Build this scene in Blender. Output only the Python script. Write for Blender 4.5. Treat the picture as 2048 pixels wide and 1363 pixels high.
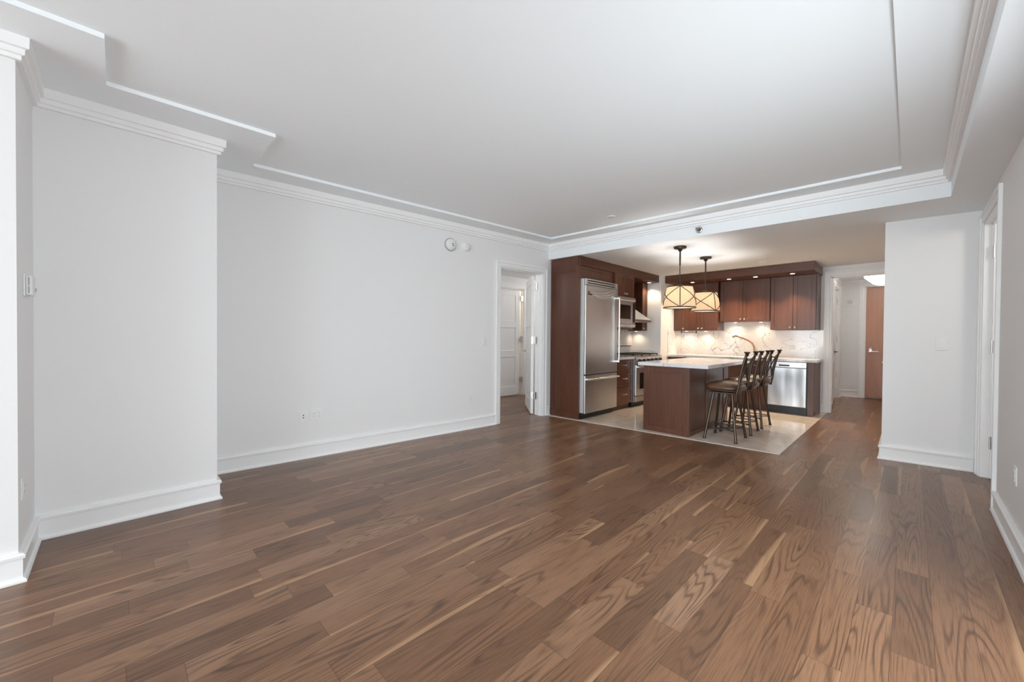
import bpy, bmesh, math, random
from math import sin, cos, pi, radians as R
from mathutils import Matrix, Vector

S = bpy.context.scene
for o in list(bpy.data.objects):
    bpy.data.objects.remove(o, do_unlink=True)
COL = S.collection

# ------------------------------------------------------------------ camera
H = 1.26
TH, PT, RO, FPX = R(45.13), R(0.69), R(0.48), 794.0
r0 = Vector((cos(TH), sin(TH), 0)); d0 = Vector((0, 0, -1)); w0 = Vector((-sin(TH), cos(TH), 0))
cp, sp, cr, sr = cos(PT), sin(PT), cos(RO), sin(RO)
dn1 = cp * d0 - sp * w0
fw = sp * d0 + cp * w0
rt = cr * r0 - sr * dn1
dn = sr * r0 + cr * dn1
cam_d = bpy.data.cameras.new('camera')
cam = bpy.data.objects.new('camera', cam_d); COL.objects.link(cam)
cam_d.sensor_width = 36.0; cam_d.lens = 36.0 * FPX / 2048.0
cam_d.clip_start = 0.02; cam_d.clip_end = 100
up, bk = -dn, -fw
cam.matrix_world = Matrix(((rt.x, up.x, bk.x, 0), (rt.y, up.y, bk.y, 0), (rt.z, up.z, bk.z, H), (0, 0, 0, 1)))
S.camera = cam

# ------------------------------------------------------------------ world, daylight, exposure
W = bpy.data.worlds.new('world'); S.world = W; W.use_nodes = True
bg = W.node_tree.nodes['Background']
bg.inputs[0].default_value = (0.86, 0.93, 1.0, 1); bg.inputs[1].default_value = 1.6
S.view_settings.view_transform = 'Standard'; S.view_settings.look = 'None'
S.view_settings.gamma = 1.0; S.view_settings.exposure = 0.13
S.view_settings.use_curve_mapping = False
S.cycles.max_bounces = 16; S.cycles.diffuse_bounces = 14; S.cycles.glossy_bounces = 4
S.cycles.sample_clamp_indirect = 6.0; S.cycles.use_denoising = True
S.cycles.caustics_reflective = False; S.cycles.caustics_refractive = False


def light(kind, name, loc, energy, color=(1, 1, 1), target=None, **kw):
    d = bpy.data.lights.new(name, kind); d.energy = energy; d.color = color
    for k, v in kw.items():
        setattr(d, k, v)
    o = bpy.data.objects.new(name, d); COL.objects.link(o); o.location = loc
    if target is not None:
        o.rotation_euler = (Vector(target) - Vector(loc)).to_track_quat('-Z', 'Y').to_euler()
    return o


WY = -6.60                                   # window wall behind the camera
light('AREA', 'window_daylight', (-1.05, WY - 0.12, 1.25), 470, (0.85, 0.947, 1.0), (-1.05, 5, 1.25), shape='RECTANGLE', size=7.0, size_y=2.2)
light('AREA', 'side_fill', (0.462 + 0.16, 1.9, 1.08), 64, (0.85, 0.947, 1.0), (-3, 1.9, 1.08), shape='RECTANGLE', size=1.95, size_y=1.75)  # fill light at an added side window, evens out the room

WARM = (1.0, 0.78, 0.55)

# ------------------------------------------------------------------ mesh helpers
class MB:
    def __init__(self, M=None):
        self.v, self.f, self.sm, self.M = [], [], [], M

    def add(self, vs, fs, smooth=False):
        n = len(self.v)
        for p in vs:
            p = Vector(p)
            self.v.append(self.M @ p if self.M else p)
        for f in fs:
            self.f.append(tuple(i + n for i in f)); self.sm.append(smooth)
        return self

    def box(self, x0, x1, y0, y1, z0, z1, b=0.0):
        if x0 > x1: x0, x1 = x1, x0
        if y0 > y1: y0, y1 = y1, y0
        if z0 > z1: z0, z1 = z1, z0
        if b <= 0:
            vs = [(x, y, z) for z in (z0, z1) for y in (y0, y1) for x in (x0, x1)]
            return self.add(vs, [(0, 2, 3, 1), (4, 5, 7, 6), (0, 1, 5, 4), (2, 6, 7, 3), (0, 4, 6, 2), (1, 3, 7, 5)])
        b = min(b, (x1 - x0) * .49, (y1 - y0) * .49, (z1 - z0) * .49)
        bm = bmesh.new()
        bmesh.ops.create_cube(bm, size=1)
        bmesh.ops.scale(bm, vec=(x1 - x0, y1 - y0, z1 - z0), verts=bm.verts)
        bmesh.ops.bevel(bm, geom=bm.edges[:], offset=b, segments=2, affect='EDGES', profile=0.5)
        c = Vector(((x0 + x1) / 2, (y0 + y1) / 2, (z0 + z1) / 2))
        bm.verts.index_update()
        vs = [v.co + c for v in bm.verts]; fs = [[v.index for v in f.verts] for f in bm.faces]
        bm.free()
        return self.add(vs, fs)

    def prism(self, poly, z0, z1):
        a = sum(poly[i][0] * poly[(i + 1) % len(poly)][1] - poly[(i + 1) % len(poly)][0] * poly[i][1] for i in range(len(poly)))
        if a < 0: poly = poly[::-1]
        n = len(poly)
        vs = [(p[0], p[1], z0) for p in poly] + [(p[0], p[1], z1) for p in poly]
        fs = [tuple(range(n))[::-1], tuple(range(n, 2 * n))] + [(i, (i + 1) % n, n + (i + 1) % n, n + i) for i in range(n)]
        return self.add(vs, fs)

    def sweep(self, path, prof):
        """prof: list of (offset to the right, z), from bottom to top; closed back to the wall"""
        P = [Vector((p[0], p[1])) for p in path]; n = len(P); rows = []
        for i in range(n):
            ds = []
            if i > 0: ds.append((P[i] - P[i - 1]).normalized())
            if i < n - 1: ds.append((P[i + 1] - P[i]).normalized())
            ns = [Vector((d.y, -d.x)) for d in ds]
            m = ns[0] if len(ns) == 1 else (ns[0] + ns[1]) / (1 + ns[0].dot(ns[1]))
            rows.append([(P[i].x + m.x * o, P[i].y + m.y * o, z) for o, z in prof])
        k = len(prof); vs = [p for r_ in rows for p in r_]; fs = []
        for i in range(n - 1):
            for j in range(k - 1):
                a = i * k + j; fs.append((a, a + k, a + k + 1, a + 1))
        fs.append(tuple(range(k))[::-1]); fs.append(tuple((n - 1) * k + j for j in range(k)))
        return self.add(vs, [f[::-1] for f in fs])

    def tube(self, pts, r, n=10, caps=True):
        P = [Vector(p) for p in pts]; rs = r if isinstance(r, (list, tuple)) else [r] * len(P)
        vs, fs = [], []
        t0 = (P[1] - P[0]).normalized()
        a = Vector((0, 0, 1)) if abs(t0.z) < 0.9 else Vector((1, 0, 0))
        u = t0.cross(a).normalized()
        for i, p in enumerate(P):
            t = (P[min(i + 1, len(P) - 1)] - P[max(i - 1, 0)]).normalized()
            u = (u - t * u.dot(t)).normalized(); w = t.cross(u)
            for k in range(n):
                an = 2 * pi * k / n
                vs.append(p + (u * cos(an) + w * sin(an)) * rs[i])
        for i in range(len(P) - 1):
            for k in range(n):
                a_ = i * n + k; b_ = i * n + (k + 1) % n
                fs.append((a_, b_, b_ + n, a_ + n))
        self.add(vs, fs, True)
        if caps:
            m = len(P) - 1
            self.add(vs[:n], [tuple(range(n))[::-1]]); self.add(vs[m * n:], [tuple(range(n))])
        return self

    def lathe(self, prof, c=(0, 0, 0), axis='z', n=32, rfun=None, closed=False):
        """prof: (radius, height); axis z, or y/-y/x (points along the axis)"""
        c = Vector(c); vs, fs = [], []
        for (r_, h) in prof:
            for k in range(n):
                an = 2 * pi * k / n; rr = r_ * (rfun(an) if rfun else 1)
                a_, b_ = rr * cos(an), rr * sin(an)
                q = {'z': (a_, b_, h), '-z': (b_, a_, -h), '-y': (a_, -h, b_), 'y': (b_, h, a_), 'x': (h, a_, b_), '-x': (-h, b_, a_)}[axis]
                vs.append(c + Vector(q))
        for i in range(len(prof) - 1):
            for k in range(n):
                a_ = i * n + k; b_ = i * n + (k + 1) % n
                fs.append((a_, b_, b_ + n, a_ + n))
        self.add(vs, fs, True)
        if not closed:
            if prof[0][0] > 1e-6: self.add(vs[:n], [tuple(range(n))[::-1]])
            if prof[-1][0] > 1e-6: self.add(vs[-n:], [tuple(range(n))])
        return self


def mesh_obj(name, mb, mat, parent=None):
    off = parent_world(parent) if parent else Vector((0, 0, 0))
    me = bpy.data.meshes.new(name)
    me.from_pydata([tuple(v - off) for v in mb.v], [], mb.f)
    me.polygons.foreach_set('use_smooth', mb.sm)
    me.materials.append(mat); me.update()
    o = bpy.data.objects.new(name, me); COL.objects.link(o)
    if parent: o.parent = parent
    return o


def parent_world(p):
    w = Vector((0, 0, 0))
    while p is not None:
        w += p.location; p = p.parent
    return w


def thing(name, label, cat, loc, group=None):
    o = bpy.data.objects.new(name, None); COL.objects.link(o)
    o.empty_display_size = 0.1; o.location = loc
    o['label'] = label; o['category'] = cat
    if group: o['group'] = group
    return o


def part(name, mb, mat, parent, label=None):
    o = mesh_obj(name, mb, mat, parent)
    if label: o['label'] = label
    return o


def struct(name, mb, mat, parent=None):
    o = mesh_obj(name, mb, mat, parent)
    if parent is None: o['kind'] = 'structure'
    return o


def frame(o, u):
    """local x along u, local -y out of the surface (to the right of u), z up"""
    u = Vector(u).normalized()
    return Matrix(((u.x, -u.y, 0, o[0]), (u.y, u.x, 0, o[1]), (0, 0, 1, 0), (0, 0, 0, 1)))


def copy_tree(o, parent=None):
    c = o.copy(); COL.objects.link(c)
    if parent: c.parent = parent
    for ch in list(o.children): copy_tree(ch, c)
    return c


# ------------------------------------------------------------------ materials
class NT:
    def __init__(self, name):
        self.m = bpy.data.materials.new(name); self.m.use_nodes = True
        self.t = self.m.node_tree; self.b = self.t.nodes['Principled BSDF']

    def n(self, typ, **kw):
        x = self.t.nodes.new(typ)
        for k, v in kw.items(): setattr(x, k, v)
        return x

    def l(self, a, b): self.t.links.new(a, b)

    def val(self, sock, v):
        if hasattr(v, 'is_output') or hasattr(v, 'links'): self.l(v, sock)
        else: sock.default_value = v

    def math(self, op, a, b=None, c=None):
        x = self.n('ShaderNodeMath', operation=op)
        self.val(x.inputs[0], a)
        if b is not None: self.val(x.inputs[1], b)
        if c is not None: self.val(x.inputs[2], c)
        return x.outputs[0]

    def vec(self, x, y, z=0.0):
        c = self.n('ShaderNodeCombineXYZ')
        for i, v in enumerate((x, y, z)): self.val(c.inputs[i], v)
        return c.outputs[0]

    def pos(self):
        g = self.n('ShaderNodeNewGeometry'); s = self.n('ShaderNodeSeparateXYZ')
        self.l(g.outputs['Position'], s.inputs[0]); return s.outputs

    def obj(self):
        g = self.n('ShaderNodeTexCoord'); s = self.n('ShaderNodeSeparateXYZ')
        self.l(g.outputs['Object'], s.inputs[0]); return s.outputs

    def noise(self, v, scale=1.0, detail=2.0, rough=0.5, dist=0.0):
        x = self.n('ShaderNodeTexNoise'); self.l(v, x.inputs['Vector'])
        x.inputs['Scale'].default_value = scale; x.inputs['Detail'].default_value = detail
        x.inputs['Roughness'].default_value = rough; x.inputs['Distortion'].default_value = dist
        return x.outputs[0]

    def ramp(self, f, stops, interp='LINEAR'):
        x = self.n('ShaderNodeValToRGB'); self.val(x.inputs[0], f); cr_ = x.color_ramp; cr_.interpolation = interp
        while len(cr_.elements) < len(stops): cr_.elements.new(0.5)
        for e, (p, c) in zip(cr_.elements, stops):
            e.position = p; e.color = (*c, 1) if len(c) == 3 else c
        return x.outputs[0]

    def mix(self, f, a, b, mode='MIX'):
        x = self.n('ShaderNodeMix', data_type='RGBA', blend_type=mode)
        self.val(x.inputs[0], f)
        for s, v in ((x.inputs[6], a), (x.inputs[7], b)):
            if isinstance(v, tuple): s.default_value = (*v, 1) if len(v) == 3 else v
            else: self.l(v, s)
        return x.outputs[2]

    def bump(self, h, strength=0.1, dist=0.01):
        x = self.n('ShaderNodeBump'); x.inputs['Strength'].default_value = strength; x.inputs['Distance'].default_value = dist
        self.l(h, x.inputs['Height']); self.l(x.outputs[0], self.b.inputs['Normal'])

    def set(self, **kw):
        for k, v in kw.items():
            s = self.b.inputs[k.replace('_', ' ')]
            if isinstance(v, tuple): s.default_value = (*v, 1) if len(v) == 3 else v
            else: self.val(s, v)
        return self


def plain(name, col, rough=0.5, metal=0.0, spec=0.5, **kw):
    t = NT(name); t.set(Base_Color=col, Roughness=rough, Metallic=metal)
    t.b.inputs['Specular IOR Level'].default_value = spec
    for k, v in kw.items(): t.set(**{k: v})
    return t.m


def paint(name, col, rough, amt=0.02):
    t = NT(name); p = t.pos(); v = t.vec(p[0], p[1], p[2])
    n = t.noise(v, 160, 3)
    t.set(Base_Color=col, Roughness=rough); t.b.inputs['Specular IOR Level'].default_value = 0.3
    t.bump(n, amt, 0.002)
    return t.m


M_WALL = paint('wall_paint', (0.82, 0.82, 0.82), 0.62)
M_CEIL = paint('ceiling_paint', (0.89, 0.925, 0.945), 0.8)
M_TRIM = paint('trim_paint', (0.88, 0.88, 0.88), 0.35, 0.005)
M_DOORW = paint('white_door_paint', (0.87, 0.87, 0.87), 0.35, 0.005)
M_PLATE = plain('plate_plastic', (0.82, 0.82, 0.81), 0.35)
M_SLOT = plain('dark_slot', (0.03, 0.03, 0.03), 0.5)
M_GREYP = plain('grey_plastic', (0.42, 0.42, 0.43), 0.4)
M_FRIDGE = plain('fridge_side_metal', (0.72, 0.72, 0.72), 0.4, 0.5)
M_CHROME = plain('chrome', (0.78, 0.77, 0.76), 0.16, 1.0)
M_NICKEL = plain('satin_nickel', (0.62, 0.61, 0.59), 0.3, 1.0)
M_BLACK = plain('black_enamel', (0.012, 0.012, 0.013), 0.35)
M_BLACKM = plain('cast_iron', (0.03, 0.027, 0.025), 0.6)
M_GLASSD = plain('dark_glass', (0.012, 0.01, 0.01), 0.08)
M_TOE = plain('toe_kick', (0.012, 0.014, 0.018), 0.4)
M_BRONZE = plain('bronze_metal', (0.075, 0.056, 0.045), 0.32, 0.8)
M_ROD = plain('dark_rod', (0.06, 0.045, 0.036), 0.4, 0.7)


def mat_floor():
    t = NT('walnut_planks'); p = t.pos(); X, Y = p[0], p[1]
    PWID = 0.127
    px = t.math('DIVIDE', t.math('ADD', X, 0.0405 + 20 * PWID), PWID)
    row = t.math('FLOOR', px); fx = t.math('SUBTRACT', px, row)
    wn1 = t.n('ShaderNodeTexWhiteNoise', noise_dimensions='1D'); t.l(row, wn1.inputs['W'])
    wn2 = t.n('ShaderNodeTexWhiteNoise', noise_dimensions='1D'); t.l(t.math('ADD', row, 77.3), wn2.inputs['W'])
    ln = t.math('MULTIPLY_ADD', wn2.outputs[0], 0.55, 0.62)
    py = t.math('DIVIDE', t.math('ADD', t.math('ADD', Y, 20.0), t.math('MULTIPLY', wn1.outputs[0], 5.0)), ln)
    bid = t.math('FLOOR', py); fy = t.math('SUBTRACT', py, bid)
    wn = t.n('ShaderNodeTexWhiteNoise', noise_dimensions='2D'); t.l(t.vec(row, bid), wn.inputs['Vector'])
    h = wn.outputs[0]; hs = t.n('ShaderNodeSeparateColor'); t.l(wn.outputs[1], hs.inputs[0])
    ox = t.math('MULTIPLY', hs.outputs[0], 37.0); oy = t.math('MULTIPLY', hs.outputs[1], 53.0)
    # long cathedral figure: contour lines of a stretched field
    gx = t.math('ADD', X, ox); gy = t.math('ADD', Y, oy)
    v1 = t.vec(t.math('MULTIPLY', gx, 7.5), t.math('MULTIPLY', gy, 0.62), hs.outputs[2])
    n1 = t.noise(v1, 1.0, 1.2, 0.42, 0.22)
    rings = t.math('SINE', t.math('MULTIPLY', n1, 125.0))
    rings = t.math('POWER', t.math('MAXIMUM', t.math('MULTIPLY_ADD', rings, 0.5, 0.5), 0.0001), 3.2)
    fade = t.noise(t.vec(t.math('MULTIPLY', gx, 5.0), t.math('MULTIPLY', gy, 2.0), 3.0), 1.0, 1.0)
    fade = t.ramp(fade, [(0.36, (0.1, 0.1, 0.1)), (0.62, (1, 1, 1))])
    rings = t.math('MULTIPLY', rings, fade)
    fib = t.noise(t.vec(t.math('MULTIPLY', gx, 210.0), t.math('MULTIPLY', gy, 5.0), 0.0), 1.0, 3.0, 0.6)
    pore = t.ramp(fib, [(0.30, (0, 0, 0)), (0.52, (1, 1, 1))])
    blot = t.noise(t.vec(t.math('MULTIPLY', gx, 9.0), t.math('MULTIPLY', gy, 2.4), 7.0), 1.0, 3.0, 0.6)
    base = t.ramp(h, [(0.0, (0.132, 0.066, 0.036)), (0.2, (0.178, 0.089, 0.048)), (0.5, (0.215, 0.108, 0.058)),
                      (0.8, (0.248, 0.130, 0.072)), (1.0, (0.285, 0.160, 0.094))])
    c = t.mix(t.math('MULTIPLY', rings, 0.85), base, t.mix(0.80, base, (0.034, 0.015, 0.009)))
    c = t.mix(t.math('MULTIPLY', blot, 0.30), c, t.mix(0.5, c, (0.30, 0.14, 0.06)))
    c = t.mix(t.math('MULTIPLY_ADD', pore, -0.55, 0.55), c, (0.050, 0.022, 0.013))
    # pale sapwood streaks along one edge of some boards
    sw = t.noise(t.vec(t.math('MULTIPLY', gx, 2.5), t.math('MULTIPLY', gy, 1.3), 11.0), 1.0, 0.0)
    edge = t.math('MULTIPLY_ADD', sw, 0.9, t.math('SUBTRACT', fx, 0.5))
    sap = t.ramp(edge, [(0.80, (0, 0, 0)), (0.92, (1, 1, 1))])
    sap = t.math('MULTIPLY', sap, t.math('GREATER_THAN', hs.outputs[2], 0.62))
    c = t.mix(t.math('MULTIPLY', sap, 0.62), c, t.mix(t.math('MULTIPLY', rings, 0.4), (0.46, 0.27, 0.145), (0.25, 0.13, 0.07)))
    # seams
    ex = t.math('MINIMUM', fx, t.math('SUBTRACT', 1.0, fx))
    ey = t.math('MULTIPLY', t.math('MINIMUM', fy, t.math('SUBTRACT', 1.0, fy)), ln)
    sx = t.math('LESS_THAN', t.math('MULTIPLY', ex, PWID), 0.0011); sy = t.math('LESS_THAN', ey, 0.0011)
    seam = t.math('MAXIMUM', sx, sy)
    c = t.mix(t.math('MULTIPLY', seam, 0.6), c, (0.03, 0.015, 0.01))
    rg = t.math('MULTIPLY_ADD', blot, 0.05, 0.282)
    t.set(Base_Color=c, Roughness=rg); t.b.inputs['Specular IOR Level'].default_value = 0.5
    hgt = t.math('SUBTRACT', t.math('MULTIPLY', pore, 0.25), t.math('MULTIPLY', seam, 1.0))
    t.bump(hgt, 0.10, 0.0015)
    return t.m


def mat_wood(name, c0, c1, rough=0.33, sc=1.0, axis=2, spec=0.5, coat=0.0):
    t = NT(name); p = t.pos()
    q = [t.math('MULTIPLY', p[i], (3.0 if i == axis else 46.0) * sc) for i in range(3)]
    n = t.noise(t.vec(*q), 1.0, 3.0, 0.55, 0.4)
    q2 = [t.math('MULTIPLY', p[i], (0.9 if i == axis else 5.0) * sc) for i in range(3)]
    n2 = t.noise(t.vec(*q2), 1.0, 2.0)
    f = t.math('MULTIPLY_ADD', n2, 0.5, t.math('MULTIPLY', n, 0.5))
    c = t.ramp(f, [(0.32, c0), (0.68, c1)])
    t.set(Base_Color=c, Roughness=rough); t.b.inputs['Specular IOR Level'].default_value = spec
    t.b.inputs['Coat Weight'].default_value = coat; t.b.inputs['Coat Roughness'].default_value = 0.25
    t.bump(n, 0.04, 0.001)
    return t.m


def mat_marble(name, base, warm, vein, vs, scale, rough):
    t = NT(name); p = t.pos(); v = t.vec(p[0], p[1], p[2])
    w = t.n('ShaderNodeTexNoise'); t.l(v, w.inputs['Vector']); w.inputs['Scale'].default_value = 2.2 * scale; w.inputs['Detail'].default_value = 4
    mx = t.n('ShaderNodeVectorMath', operation='MULTIPLY_ADD'); t.l(w.outputs[1], mx.inputs[0])
    mx.inputs[1].default_value = (0.34 / scale,) * 3; t.l(v, mx.inputs[2])

    def veins(s, w0, off):
        ad = t.n('ShaderNodeVectorMath', operation='ADD'); t.l(mx.outputs[0], ad.inputs[0]); ad.inputs[1].default_value = (off, off * .7, off * .3)
        x = t.noise(ad.outputs[0], s * scale, 2.0, 0.45)
        a = t.math('ABSOLUTE', t.math('SUBTRACT', x, 0.5))
        return t.ramp(a, [(0.0, (1, 1, 1)), (w0, (0, 0, 0))], 'EASE')
    v1 = veins(1.3, 0.0075, 0.0); v2 = veins(2.4, 0.006, 9.0)
    amt = t.noise(v, 2.6 * scale, 2.0)
    amt = t.ramp(amt, [(0.34, (0, 0, 0)), (0.58, (1, 1, 1))])
    cl = t.noise(mx.outputs[0], 1.6 * scale, 3.0)
    c = t.mix(t.ramp(cl, [(0.4, (0, 0, 0)), (0.75, (1, 1, 1))]), base, warm)
    c = t.mix(t.math('MULTIPLY', t.math('MULTIPLY', v1, amt), vs), c, vein)
    c = t.mix(t.math('MULTIPLY', t.math('MULTIPLY', v2, amt), vs * 0.8), c, vein)
    t.set(Base_Color=c, Roughness=rough)
    return t.m


def mat_tile():
    t = NT('beige_floor_tile'); p = t.pos(); v = t.vec(p[0], p[1], 0.0)
    T = 0.305
    gx = t.math('FRACT', t.math('DIVIDE', t.math('ADD', p[0], 9.15 - 0.02), T)); gy = t.math('FRACT', t.math('DIVIDE', p[1], T))
    ix = t.math('FLOOR', t.math('DIVIDE', t.math('ADD', p[0], 9.13), T)); iy = t.math('FLOOR', t.math('DIVIDE', p[1], T))
    wn = t.n('ShaderNodeTexWhiteNoise', noise_dimensions='2D'); t.l(t.vec(ix, iy), wn.inputs['Vector'])
    off = t.n('ShaderNodeVectorMath', operation='MULTIPLY_ADD'); t.l(wn.outputs[1], off.inputs[0]); off.inputs[1].default_value = (5, 5, 5); t.l(v, off.inputs[2])
    n = t.noise(off.outputs[0], 4.5, 5.0, 0.6, 1.2)
    c = t.ramp(n, [(0.25, (0.62, 0.51, 0.41)), (0.5, (0.74, 0.65, 0.56)), (0.8, (0.82, 0.75, 0.67))])
    c = t.mix(t.math('MULTIPLY', wn.outputs[0], 0.18), c, (0.62, 0.52, 0.43))
    e = t.math('MINIMUM', t.math('MINIMUM', gx, t.math('SUBTRACT', 1.0, gx)), t.math('MINIMUM', gy, t.math('SUBTRACT', 1.0, gy)))
    g = t.math('LESS_THAN', e, 0.006)
    c = t.mix(t.math('MULTIPLY', g, 0.45), c, (0.42, 0.35, 0.28))
    t.set(Base_Color=c, Roughness=0.09)
    return t.m


def mat_steel(name, col=(0.56, 0.55, 0.54), rough=0.30, wob=0.0, axis=2):
    t = NT(name); p = t.pos()
    q = [t.math('MULTIPLY', p[i], 2.0 if i != axis else 420.0) for i in range(3)]
    n = t.noise(t.vec(*q), 1.0, 2.0)
    t.set(Base_Color=col, Metallic=1.0, Roughness=t.math('MULTIPLY_ADD', n, 0.12, rough - 0.06))
    if wob:
        m = t.noise(t.vec(t.math('MULTIPLY', p[0], 4.2), t.math('MULTIPLY', p[1], 4.2), t.math('MULTIPLY', p[2], 0.9)), 1.0, 1.0)
        t.bump(m, wob, 0.05)
    return t.m


M_FLOOR = mat_floor()
M_CAB = mat_wood('espresso_wood', (0.072, 0.025, 0.013), (0.135, 0.050, 0.027), 0.34)
M_CABH = mat_wood('espresso_wood_lengthwise', (0.072, 0.025, 0.013), (0.135, 0.050, 0.027), 0.34, axis=1)
M_ENTRY = mat_wood('entry_door_wood', (0.250, 0.105, 0.055), (0.360, 0.165, 0.090), 0.38, 0.6)
M_MARB = mat_marble('white_marble', (0.80, 0.78, 0.77), (0.72, 0.67, 0.63), (0.15, 0.135, 0.145), 1.0, 1.7, 0.12)
M_MARBT = mat_marble('counter_marble', (0.78, 0.77, 0.78), (0.70, 0.68, 0.68), (0.22, 0.21, 0.24), 0.75, 1.6, 0.10)
M_SADDLE = mat_marble('saddle_marble', (0.76, 0.69, 0.61), (0.68, 0.59, 0.50), (0.45, 0.36, 0.28), 0.5, 3.0, 0.14)
M_TILE = mat_tile()
M_STEEL = mat_steel('brushed_steel', (0.66, 0.68, 0.70), 0.36)
M_STEELW = mat_steel('brushed_steel_wavy', (0.50, 0.50, 0.51), 0.30, 0.40)
M_STEELD = mat_steel('brushed_steel_dark', (0.40, 0.39, 0.385), 0.32)
M_LEATHER = None


def mat_leather():
    t = NT('brown_leather'); p = t.pos(); v = t.vec(p[0], p[1], p[2])
    n = t.noise(v, 240, 3); n2 = t.noise(v, 12, 3)
    c = t.ramp(n2, [(0.35, (0.075, 0.036, 0.020)), (0.65, (0.135, 0.066, 0.036))])
    t.set(Base_Color=c, Roughness=0.32); t.bump(n, 0.12, 0.002)
    return t.m


M_LEATHER = mat_leather()


def mat_shade():
    t = NT('pleated_cream_fabric'); p = t.obj()
    an = t.math('ARCTAN2', p[1], p[0])
    s = t.math('SINE', t.math('MULTIPLY', an, 66.0))
    s = t.math('MULTIPLY_ADD', s, 0.5, 0.5)
    c = t.mix(t.math('MULTIPLY', s, 0.7), (0.66, 0.48, 0.31), (0.42, 0.27, 0.15))
    d = t.n('ShaderNodeBsdfDiffuse'); tr = t.n('ShaderNodeBsdfTranslucent'); mx = t.n('ShaderNodeMixShader')
    t.l(c, d.inputs[0]); t.l(c, tr.inputs[0]); mx.inputs[0].default_value = 0.15
    t.l(d.outputs[0], mx.inputs[1]); t.l(tr.outputs[0], mx.inputs[2])
    out = [x for x in t.t.nodes if x.type == 'OUTPUT_MATERIAL'][0]
    t.l(mx.outputs[0], out.inputs[0])
    return t.m


M_SHADE = mat_shade()


def emit(name, col, s):
    t = NT(name); t.set(Base_Color=(0.8, 0.8, 0.8)); t.b.inputs['Emission Color'].default_value = (*col, 1); t.b.inputs['Emission Strength'].default_value = s
    return t.m




def mat_diff():
    t = NT('diffuser_acrylic'); d = t.n('ShaderNodeBsdfTranslucent'); d.inputs[0].default_value = (0.92, 0.90, 0.86, 1)
    out = [x for x in t.t.nodes if x.type == 'OUTPUT_MATERIAL'][0]
    t.l(d.outputs[0], out.inputs[0])
    return t.m


M_DIFF = mat_diff()
M_BULB = emit('warm_bulb', (1.0, 0.82, 0.58), 4.0)
M_LENS = emit('downlight_lens', (1.0, 0.86, 0.66), 9.0)


def mat_bowl():
    t = NT('frosted_glass_bowl'); d = t.n('ShaderNodeBsdfTranslucent'); d.inputs[0].default_value = (0.95, 0.94, 0.92, 1)
    g = t.n('ShaderNodeBsdfDiffuse'); g.inputs[0].default_value = (0.9, 0.9, 0.89, 1); mx = t.n('ShaderNodeMixShader'); mx.inputs[0].default_value = 0.5
    t.l(g.outputs[0], mx.inputs[1]); t.l(d.outputs[0], mx.inputs[2])
    out = [x for x in t.t.nodes if x.type == 'OUTPUT_MATERIAL'][0]
    t.l(mx.outputs[0], out.inputs[0])
    return t.m


M_BOWL = mat_bowl()

# ------------------------------------------------------------------ room shell
ZC, ZR, ZK, ZH = 2.72, 2.745, 2.487, 2.53
A0, B0 = Vector((-4.39, 0.54)), Vector((-4.105, 4.90))


def lw(y):                                   # x of the left wall's face at y
    return A0.x + (y - A0.y) / (B0.y - A0.y) * (B0.x - A0.x)


DY0, DY1 = 3.905, 4.785                      # bedroom hall door in the left wall
LEFT = [(-4.70, WY), (-4.70, -0.95), (-3.165, -0.95), (-3.165, -0.355), (-3.725, -0.355), (-3.725, 0.54), (A0.x, 0.54)]

m = MB()
m.prism([(-7.2, WY - .1), (2.8, WY - .1), (2.8, 7.3), (0.8, 11.5), (-7.2, 11.5)], -0.12, 0.0)
struct('floor', m, M_FLOOR)
KF = [(-4.09, 4.865), (-0.985, 5.095)]        # front edge of the kitchen tile
m = MB().prism([(-4.10, 4.91), (-1.03, 5.137), (-1.03, 8.60), (-4.10, 8.60)], 0.0, 0.004)
struct('floor_kitchen', m, M_TILE)
m = MB()
m.prism([KF[0], KF[1], (-0.985, 5.14), (-4.09, 4.910)], 0.0, 0.0055)
m.prism([(-1.03, 5.137), (-0.985, 5.14), (-0.985, 8.60), (-1.03, 8.60)], 0.0, 0.0055)
struct('trim_1', m, M_SADDLE)

# main ceiling with its shallow recess
out_p = LEFT + [(B0.x, B0.y), (0.225, 5.06), (0.225, WY)]
rec = [(-2.85, WY + .35), (-2.85, -0.04), (-3.37, -0.04), (-3.35, 0.84), (-4.055, 0.84), (-3.83, 4.625), (-0.076, 4.765), (-0.072, WY + .35)]
bm = bmesh.new()
vo = [bm.verts.new((x, y, ZC)) for x, y in out_p]; vr = [bm.verts.new((x, y, ZC)) for x, y in rec]
eds = [bm.edges.new((L[i], L[(i + 1) % len(L)])) for L in (vo, vr) for i in range(len(L))]
bmesh.ops.triangle_fill(bm, edges=eds, use_beauty=True, use_dissolve=False, normal=(0, 0, -1))
vt = [bm.verts.new((x, y, ZR)) for x, y in rec]
n = len(rec)
for i in range(n):
    bm.faces.new((vr[i], vr[(i + 1) % n], vt[(i + 1) % n], vt[i]))
bm.faces.new(vt)
bm.verts.index_update()
m = MB(); m.add([v.co for v in bm.verts], [[v.index for v in f.verts] for f in bm.faces]); bm.free()
m.prism([(-5.3, WY - .1), (2.8, WY - .1), (2.8, 5.2), (-5.3, 5.2)], 2.80, 2.9)
struct('ceiling', m, M_CEIL)
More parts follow.
